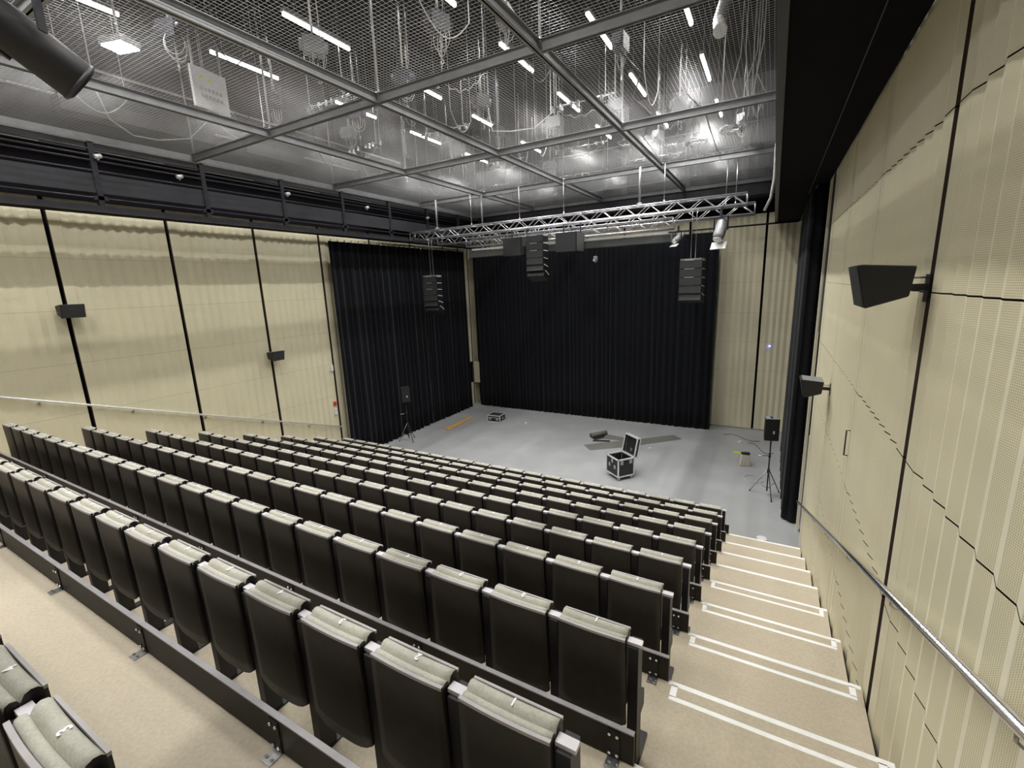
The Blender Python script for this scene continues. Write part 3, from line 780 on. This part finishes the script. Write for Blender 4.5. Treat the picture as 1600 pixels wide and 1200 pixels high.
slab('tape_roll', [(-.75, 17.9), (-.68, 17.84), (-.6, 17.9), (-.66, 17.97)], 0, .05, M['white'], 'small white box on the floor among cables at the right', 'box')
slab('tape_roll', [(-9.2, 17.0), (-9.12, 16.96), (-9.06, 17.02), (-9.13, 17.08)], 0, .04, M['white'], 'small white object on the floor right of the small case', 'box')
slab('paper_scrap', [(-3.56, 16.0), (-3.48, 15.97), (-3.46, 16.05), (-3.53, 16.07)], 0.001, .01, M['white'], 'tiny white scrap lying by the right mat strip', 'scrap')
a = MB(); a.lathe([(.11, 0), (.11, .006), (.09, .009), (.03, .009)], 24); o = a.build('floor_plate', M['white']); o.location = (.17, 11.06, .0)
tag(o, 'round white floor plate at the foot of the stairs', 'floor plate')
# wall boxes at the left curtain edge
a = MB(); a.box(0, .06, -.05, .05, -.1, .1); o = a.build('wall_box', M['white']); o.location = (XL, 10.5, 3.38); tag(o, 'small white box on the left wall at the curtain edge', 'wall box')
r = empty('call_point', (XL, 10.46, 1.9))
a = MB(); a.box(0, .06, -.05, .05, .14, .27); a.build('alarm_box', M['red'], r)
a = MB(); a.box(0, .05, -.05, .05, -.2, .04); a.build('sign_plate', M['white'], r)
tag(r, 'red and white alarm box low on the left wall by the curtain', 'alarm')
a = MB(); a.lathe([(.025, 0), (.025, .02)], 12, rotm((0, 0, 0), rx=pi/2)); o = a.build('indicator_light', M['blue_led']); o.location = (.02, YB-.01, 1.75+1.6); tag(o, 'tiny blue indicator light on the right back wall', 'indicator')
# door handle on the right wall
r = empty('door_pull', (XR, 6.2, 3.85)); a = MB(); a.tube([(0, 0, .0), (-.035, 0, 0), (-.035, 0, .3), (0, 0, .3)], .008, 8); a.build('bar', M['gallery'], r); tag(r, 'slim dark pull handle on the right wall panel', 'door handle')
# narrow white strip in the wing opening
a = MB(); a.box(0, .02, -.03, .03, 0, 2.3); o = a.build('strip_panel', M['white']); o.location = (.95, 12.0, 0); tag(o, 'narrow white strip standing in the dark wing opening', 'panel')

# ================================================================== CLUTTER ABOVE THE MESH
# hanger rods at the beam crossings
for i, x in enumerate(XS):
    for j, y in enumerate(YS[:5]):
        hanger(x+.02, y+.02, 9.31, 12.9, .022, M['zinc'], f'steel hanger over beam crossing, {ORD[i+1]} line from right, {ORD[j+1]} from stage', group='hanger rods over the beam crossings')
BAYX = ['rightmost', 'second', 'third', 'leftmost']
def place_words(x, y):
    bx = 0 if x > XS[1] else 1 if x > XS[2] else 2 if x > XS[3] else 3
    by = 1
    for q in YS[1:]:
        if y < q: by += 1
    return f'{["first","second","third","fourth"][bx]} mesh bay from right, {ORD[by]} from stage'
def coil(a, c, rx, rz, n, seed, r=.008):
    rnd = random.Random(seed)
    for k in range(n):
        th = rnd.uniform(0, pi); pts = []
        s1, s2 = rnd.uniform(.75, 1.2), rnd.uniform(.75, 1.25)
        for i in range(18):
            t = 2*pi*i/18; pts.append((c[0]+rx*s1*cos(t)*cos(th), c[1]+rx*s1*cos(t)*sin(th), c[2]-rz*s2*(1-sin(t))/1.0))
        a.tube(pts, r, 5, True)
HO = [(-6.92, 5.89), (-6.52, 7.6), (-7.34, 8.7), (-9.79, 9.13), (-6.6, 11.3), (-5.9, 9.4), (-5.1, 11.56), (-2.58, 8.7), (-3.5, 11.4), (-3.14, 14.3),
      (-4.41, 15.37), (-.8, 17.5), (-1.0, 14.3), (-9.55, 6.95), (-8.6, 8.3), (-6.95, 15.33), (-8.8, 12.02), (-2.54, 17.6), (-3.85, 6.94), (-4.8, 6.5),
      (-10.6, 12.2), (-7.5, 16.6), (-5.6, 17.4), (-10.9, 15.8), (-2.2, 12.2), (-8.3, 4.4)]
def bay_of(x, y): return (sum(x < v for v in XS), sum(y < v for v in YS))
def hoist_word(q):
    same = sorted([j for j, h in enumerate(HO) if bay_of(*h) == bay_of(*HO[q])], key=lambda j: -HO[j][1])
    return 'alone there' if len(same) == 1 else ['nearest stage', 'farther back', 'farthest back'][same.index(q)]
for q, (x, y) in enumerate(HO):
    r = empty('chain_hoist', (x, y, 9.75), random.uniform(0, 3))
    a = MB(); a.box(-.16, .16, -.1, .1, .05, .3); a.cyl((-.22, 0, .18), (.22, 0, .18), .085, 12); a.build('motor', M['beam'] if q % 3 == 0 else M['gallery_panel'], r)
    a = MB(); a.cyl((0, 0, .3), (0, 0, 3.15), .02, 8); a.cyl((.12, .03, .3), (.12, .03, 3.15), .008, 6); a.build('suspension', M['chrome'], r)
    a = MB(); coil(a, (.05, 0, .15), .13, .17, 3, q, .006); a.build('cable_loops', M['cable_white'], r)
    a = MB(); a.cyl((.04, 0, -.3), (.04, 0, .05), .008, 6); a.tube([(.04, 0, -.3), (.07, 0, -.34), (.04, 0, -.38), (.01, 0, -.35)], .01, 6); a.build('hook_chain', M['zinc'], r)
    tag(r, f'chain hoist, {"grey" if q%3==0 else "dark"} motor, {place_words(x, y)}, {hoist_word(q)}', 'hoist', 'chain hoists above the mesh')
# horizontal pipes with clamps above the mesh
PB = [(-8.9, 7.75, 1.5), (-5.6, 8.3, 1.4), (-7.9, 10.7, 1.6), (-4.2, 11.0, 1.6), (-8.15, 14.3, 1.5), (-5.5, 14.3, 1.8), (-2.65, 13.2, .9), (-3.9, 17.0, 2.0), (-7.2, 17.6, 2.0), (-10.6, 10.4, 1.4), (-10.4, 17.2, 1.6), (-2.9, 15.9, 1.2)]
for q, (x, y, L) in enumerate(PB):
    r = empty('pipe_bar', (x, y, 10.05))
    a = MB(); a.cyl((-L/2, 0, 0), (L/2, 0, 0), .022, 8); a.build('bar', M['chrome'], r)
    a = MB()
    rnd = random.Random(q)
    for i in range(7):
        px = -L/2+L*(i+.5)/7+rnd.uniform(-.06, .06); a.box(px-.03, px+.03, -.04, .04, -.05-rnd.uniform(0, .09), .03)
    a.build('clamp', M['chrome'], r)
    for px in (-L/2+.2, L/2-.2): a = MB(); a.cyl((px, 0, 0), (px, 0, 2.85), .015, 6); a.build('drop_pipe', M['chrome'], r)
    a = MB(); pts = [(-L/2+.2+(L-.4)*i/14, .05, -.08-.22*sin(pi*i/14)+.03*sin(i*2.1)) for i in range(15)]; a.tube(pts, .008, 5); a.build('slack_cable', M['cable_white'], r)
    tag(r, f'bright pipe bar with clamps above the mesh, {place_words(x, y)}', 'pipe bar', 'pipe bars above the mesh')
# hanging patch panel, floodlight, ducts, conduits
r = empty('patch_panel', (-9.98, 5.85, 9.55), .15)
a = MB(); a.box(-.03, .03, -.36, .36, 0, .72); a.build('plate', M['white'], r)
a = MB()
for j in range(2):
    for i in range(6): a.box(.03, .05, -.22+.08*i, -.18+.08*i, .2+.12*j, .26+.12*j)
a.build('socket', M['zinc'], r)
a = MB(); a.box(.031, .036, -.2, -.14, .52, .57); a.box(.031, .036, -.05, .01, .5, .55); a.build('yellow_mark', M['yellow'], r)
a = MB()
for i in range(6): a.tube([(.05, -.2+.08*i, .22), (.12, -.16+.09*i, .1), (.13, .0+.08*i, -.05), (.1, .25+.04*i, -.18)], .007, 5)
a.build('plugged_cable', M['cable_white'], r)
a = MB(); a.box(-.02, .02, -.3, -.27, .72, 3.3); a.box(-.02, .02, .27, .3, .72, 3.3); a.build('hanger', M['zinc'], r)
tag(r, 'light grey patch panel with plugged cables hanging above the mesh at left', 'patch panel')
r = empty('floodlight', (-9.55, 4.25, 9.95), .3)
a = MB(); a.box(-.22, .22, -.17, .17, .02, .12); a.build('housing', M['beam'], r)
a = MB(); a.box(-.2, .2, -.15, .15, 0, .02); a.build('lens', M['flood'], r)
a = MB(); a.cyl((0, 0, .12), (0, 0, 2.9), .02, 6); a.build('stem', M['zinc'], r)
tag(r, 'square lit floodlight above the mesh at upper left', 'floodlight')
for q, (z, x) in enumerate(((10.9, -13.3), (10.2, -13.35))):
    pipe('cable_conduit', (x, -3, z), (x, 17, z), .03, M['white'], f'{["upper","lower"][q]} long white conduit on the left wall above the mesh', 'conduit', 'white conduits above the mesh')
for q, (y0, y1) in enumerate(((4.4, 7.4), (8.2, 10.0), (12.2, 15.2))):
    a = MB(); a.box(-.2, .2, 0, y1-y0, 0, .3); a.box(-.01, .01, .3, .32, .3, 3.14); a.box(-.01, .01, y1-y0-.32, y1-y0-.3, .3, 3.14); o = a.build('air_duct', M['void_grey']); o.location = (-12.9, y0, 9.75); tag(o, f'pale air duct above the left gallery, {["nearest the camera","middle one of three","nearest the stage"][q]}', 'duct', 'air ducts along the left void')
for q, (x, y) in enumerate([(-11.0, 19.7), (-8.4, 19.7), (-5.6, 19.7), (-3.2, 19.7), (-1.2, 19.7)]):
    a = MB(); a.box(-.12, .12, -.06, .06, 0, 3.4); o = a.build('wall_conduit', M['panel_grey']); o.location = (x, y, 9.3); tag(o, f'pale upright trunking on the back wall above the mesh, {ORD[5-q]} from the right', 'trunking', 'upright trunkings above the mesh')
for q, z in enumerate((9.75, 10.5, 11.3)):
    pipe('void_pipe', (-12.8, 19.6, z), (.5, 19.6, z), .03, M['grey_alu'], f'horizontal pipe on the back wall above the mesh, {["lowest","middle","highest"][q]} of three', 'pipe', 'pipes on the back wall above the mesh')
# silver hose at the top right
a = MB(); hp = [(-.95, 8.2, 9.47), (-1.0, 8.6, 9.7), (-1.1, 9.3, 10.1), (-1.0, 9.4, 10.5), (-.7, 9.2, 10.9), (-.3, 8.9, 11.3)]
path = []
for i in range(len(hp)-1):
    for j in range(6): path.append(Vector(hp[i]).lerp(Vector(hp[i+1]), j/6))
a.tube([p-Vector(hp[0]) for p in path], .1, 10); o = a.build('ventilation_hose', M['grey_alu']); o.location = hp[0]; tag(o, 'thick silver ventilation hose above the mesh at upper right', 'hose')
# cables and rings at the right edge of the mesh
for q, (x, dy) in enumerate([(-.75, 0), (-.6, .1), (-.5, .25), (-.42, -.1), (-.85, .2), (-.55, .35)]):
    cable([(x-.1, 11.8+dy, 12.88), (x-.1, 11.8+dy, 10.6), (x-.05-.05*q, 12.0+dy, 10.1), (x-.1*(q % 3), 12.1+dy, 9.7), (x-.05*q, 12.3+dy, 9.42)], .012, M['cable_white'], f'pale cable dropping to the mesh right edge, {ORD[q+1]} of the bundle', 'cable', 'cables dropping at the right mesh edge')
for q, (x, y) in enumerate([(-1.96, 13.4), (-1.15, 12.9), (-3.5, 12.5)]):
    a = MB(); a.tube([(.24*cos(2*pi*i/24*1)+.01*sin(i*5), .24*sin(2*pi*i/24), .015*(i % 3)) for i in range(24)], .028, 6, True); o = a.build('cable_ring', M['cable_black']); o.location = (x, y, 9.37)
    tag(o, f'black coiled cable ring lying on the mesh, {["between the two others","nearest the right edge","farthest left"][q]}', 'cable coil', 'cable rings on the mesh')
cable([(-.12, 12.0, 9.25), (-.16, 12.0, 8.6), (-.15, 12.0, 8.0), (-.19, 12.0, 7.6), (-.3, 12.05, 7.35)], .03, M['cable_white'], 'thick pale cable hanging down beside the right gallery end')
cable([(-11.6, 4.6, 12.88), (-11.6, 4.6, 9.9), (-12.0, 4.9, 9.55), (-12.3, 5.4, 9.42), (-12.35, 5.9, 9.45), (-12.2, 6.5, 9.6), (-11.9, 6.9, 10.1), (-11.9, 6.9, 12.88)], .014, M['cable_white'], 'pale cable sagging in a loop above the left gallery')
cable([(-6.2, 10.2, 12.88), (-6.2, 10.2, 10.0), (-6.0, 10.0, 9.5), (-5.5, 10.0, 9.4), (-5.1, 10.4, 9.5), (-4.9, 10.9, 9.9), (-4.9, 10.9, 12.88)], .012, M['cable_white'], 'white cable sagging across the middle of the mesh')
cable([(-2.4, 7.8, 9.5), (-2.2, 8.6, 9.34), (-2.6, 9.6, 9.36), (-2.5, 10.7, 9.36), (-3.0, 12.1, 9.35), (-3.12, 14.6, 9.35)], .014, M['cable_black'], 'black cable lying along the rightmost long beam')
cable([(-1.7, 9.9, 9.36), (-1.5, 11.0, 9.345), (-1.55, 12.5, 9.345), (-1.6, 14.5, 9.345), (-1.5, 15.4, 9.345)], .014, M['cable_black'], 'black cable lying on the mesh below the right tube lamps')
rnd = random.Random(21); GOT = []
def clear_spot():
    while True:
        p = (-1.2-10.5*rnd.random(), 5+13*rnd.random())
        if all((p[0]-h[0])**2+(p[1]-h[1])**2 > 1.8 for h in PB) and (p[0] < -2.6 or p[1] > 10.5) and (p[0]+9.98)**2+(p[1]-5.85)**2 > 2.5 and all((p[0]-h[0])**2+(p[1]-h[1])**2 > 1.5 for h in GOT) and all((p[0]-h[0])**2+(p[1]-h[1])**2 > .8 for h in HO) and all(abs(p[0]-x) > .3 for x in XS+COLS): GOT.append(p); return p
SL = sorted([clear_spot() for _ in range(18)], key=lambda p: (p[0]+6.1)**2+(p[1]-1.95)**2)
for q in range(18):
    x0, y0 = SL[q]; an = pi/2*rnd.choice((1, -1))+rnd.uniform(-.15, .15); L = rnd.uniform(.6, 1.3); dp = rnd.uniform(.3, .7); zt = 9.5+dp
    x1 = max(-12.2, min(-.3, x0+L*cos(an))); y1 = min(18.7, y0+L*sin(an)); ps = [(x0, y0, 12.85), (x0, y0, zt+.3)]
    for i in range(13):
        t = i/12; ps.append((x0+(x1-x0)*t, y0+(y1-y0)*t, zt-dp*sin(pi*t)))
    ps += [(x1, y1, zt+.3), (x1, y1, 12.85)]
    cable(ps, .009, M['cable_white' if q % 3 else 'cable_black'], f'{["pale","black"][q % 3 == 0]} slack cable above the mesh, {ORD[q+1]} of the loose loops counted from the lantern', 'cable', 'slack cables looping above the mesh', 5)
# stage lantern hanging close to the camera at the upper left
r = empty('stage_lantern', (-6.25, 1.93, 8.97), .5)
a = MB(); a.box(-.025, .025, -.025, .025, -.1, .25); a.box(-.3, .3, -.025, .025, -.13, -.1); a.box(-.3, -.28, -.04, .04, -.62, -.1); a.box(.28, .3, -.04, .04, -.62, -.1); a.build('yoke', M['gallery'], r)
q = Vector((.05, .62, -.45)).normalized().to_track_quat('-Z', 'X')
lm = Matrix.Translation((0, 0, -.6)) @ (Matrix.Rotation(-.5, 4, 'Z') @ q.to_matrix().to_4x4())
a = MB(); a.lathe([(.1, .55), (.17, .48), (.19, .15), (.2, -.1), (.205, -.5), (.18, -.54)], 24, lm); b = a.build('lamp_body', M['black'], r)
a = MB(); a.lathe([(.207, -.49), (.214, -.51), (.207, -.53)], 24, lm); a.build('front_ring', M['gallery_panel'], b)
a = MB(); a.lathe([(.17, -.541), (.16, -.55)], 24, lm); a.build('lens', M['black'], b)
a = MB(); a.box(-.16, .16, .19, .23, -.1, .4, lm); a.build('top_vent', M['gallery_panel'], b)
tag(r, 'large black stage lantern hanging close overhead at upper left', 'stage lantern')
# small fixtures on the left gallery
for q, (y, z) in enumerate([(4.7, 8.85), (6.2, 8.72), (9.0, 8.75), (12.0, 8.75), (15.2, 8.75)]):
    r = empty('gallery_clamp', (-12.34, y, z)); a = MB(); a.cyl((0, -.06, 0), (0, .06, .03), .045, 10); a.build('clamp_body', M['grey_alu'], r)
    a = MB(); a.box(-.05, 0, -.02, .02, -.06, .02); a.build('jaw', M['zinc'], r)
    tag(r, f'small metal clamp on the left gallery rail, {ORD[q+1]} from the camera', 'clamp', 'clamps on the left gallery rail')
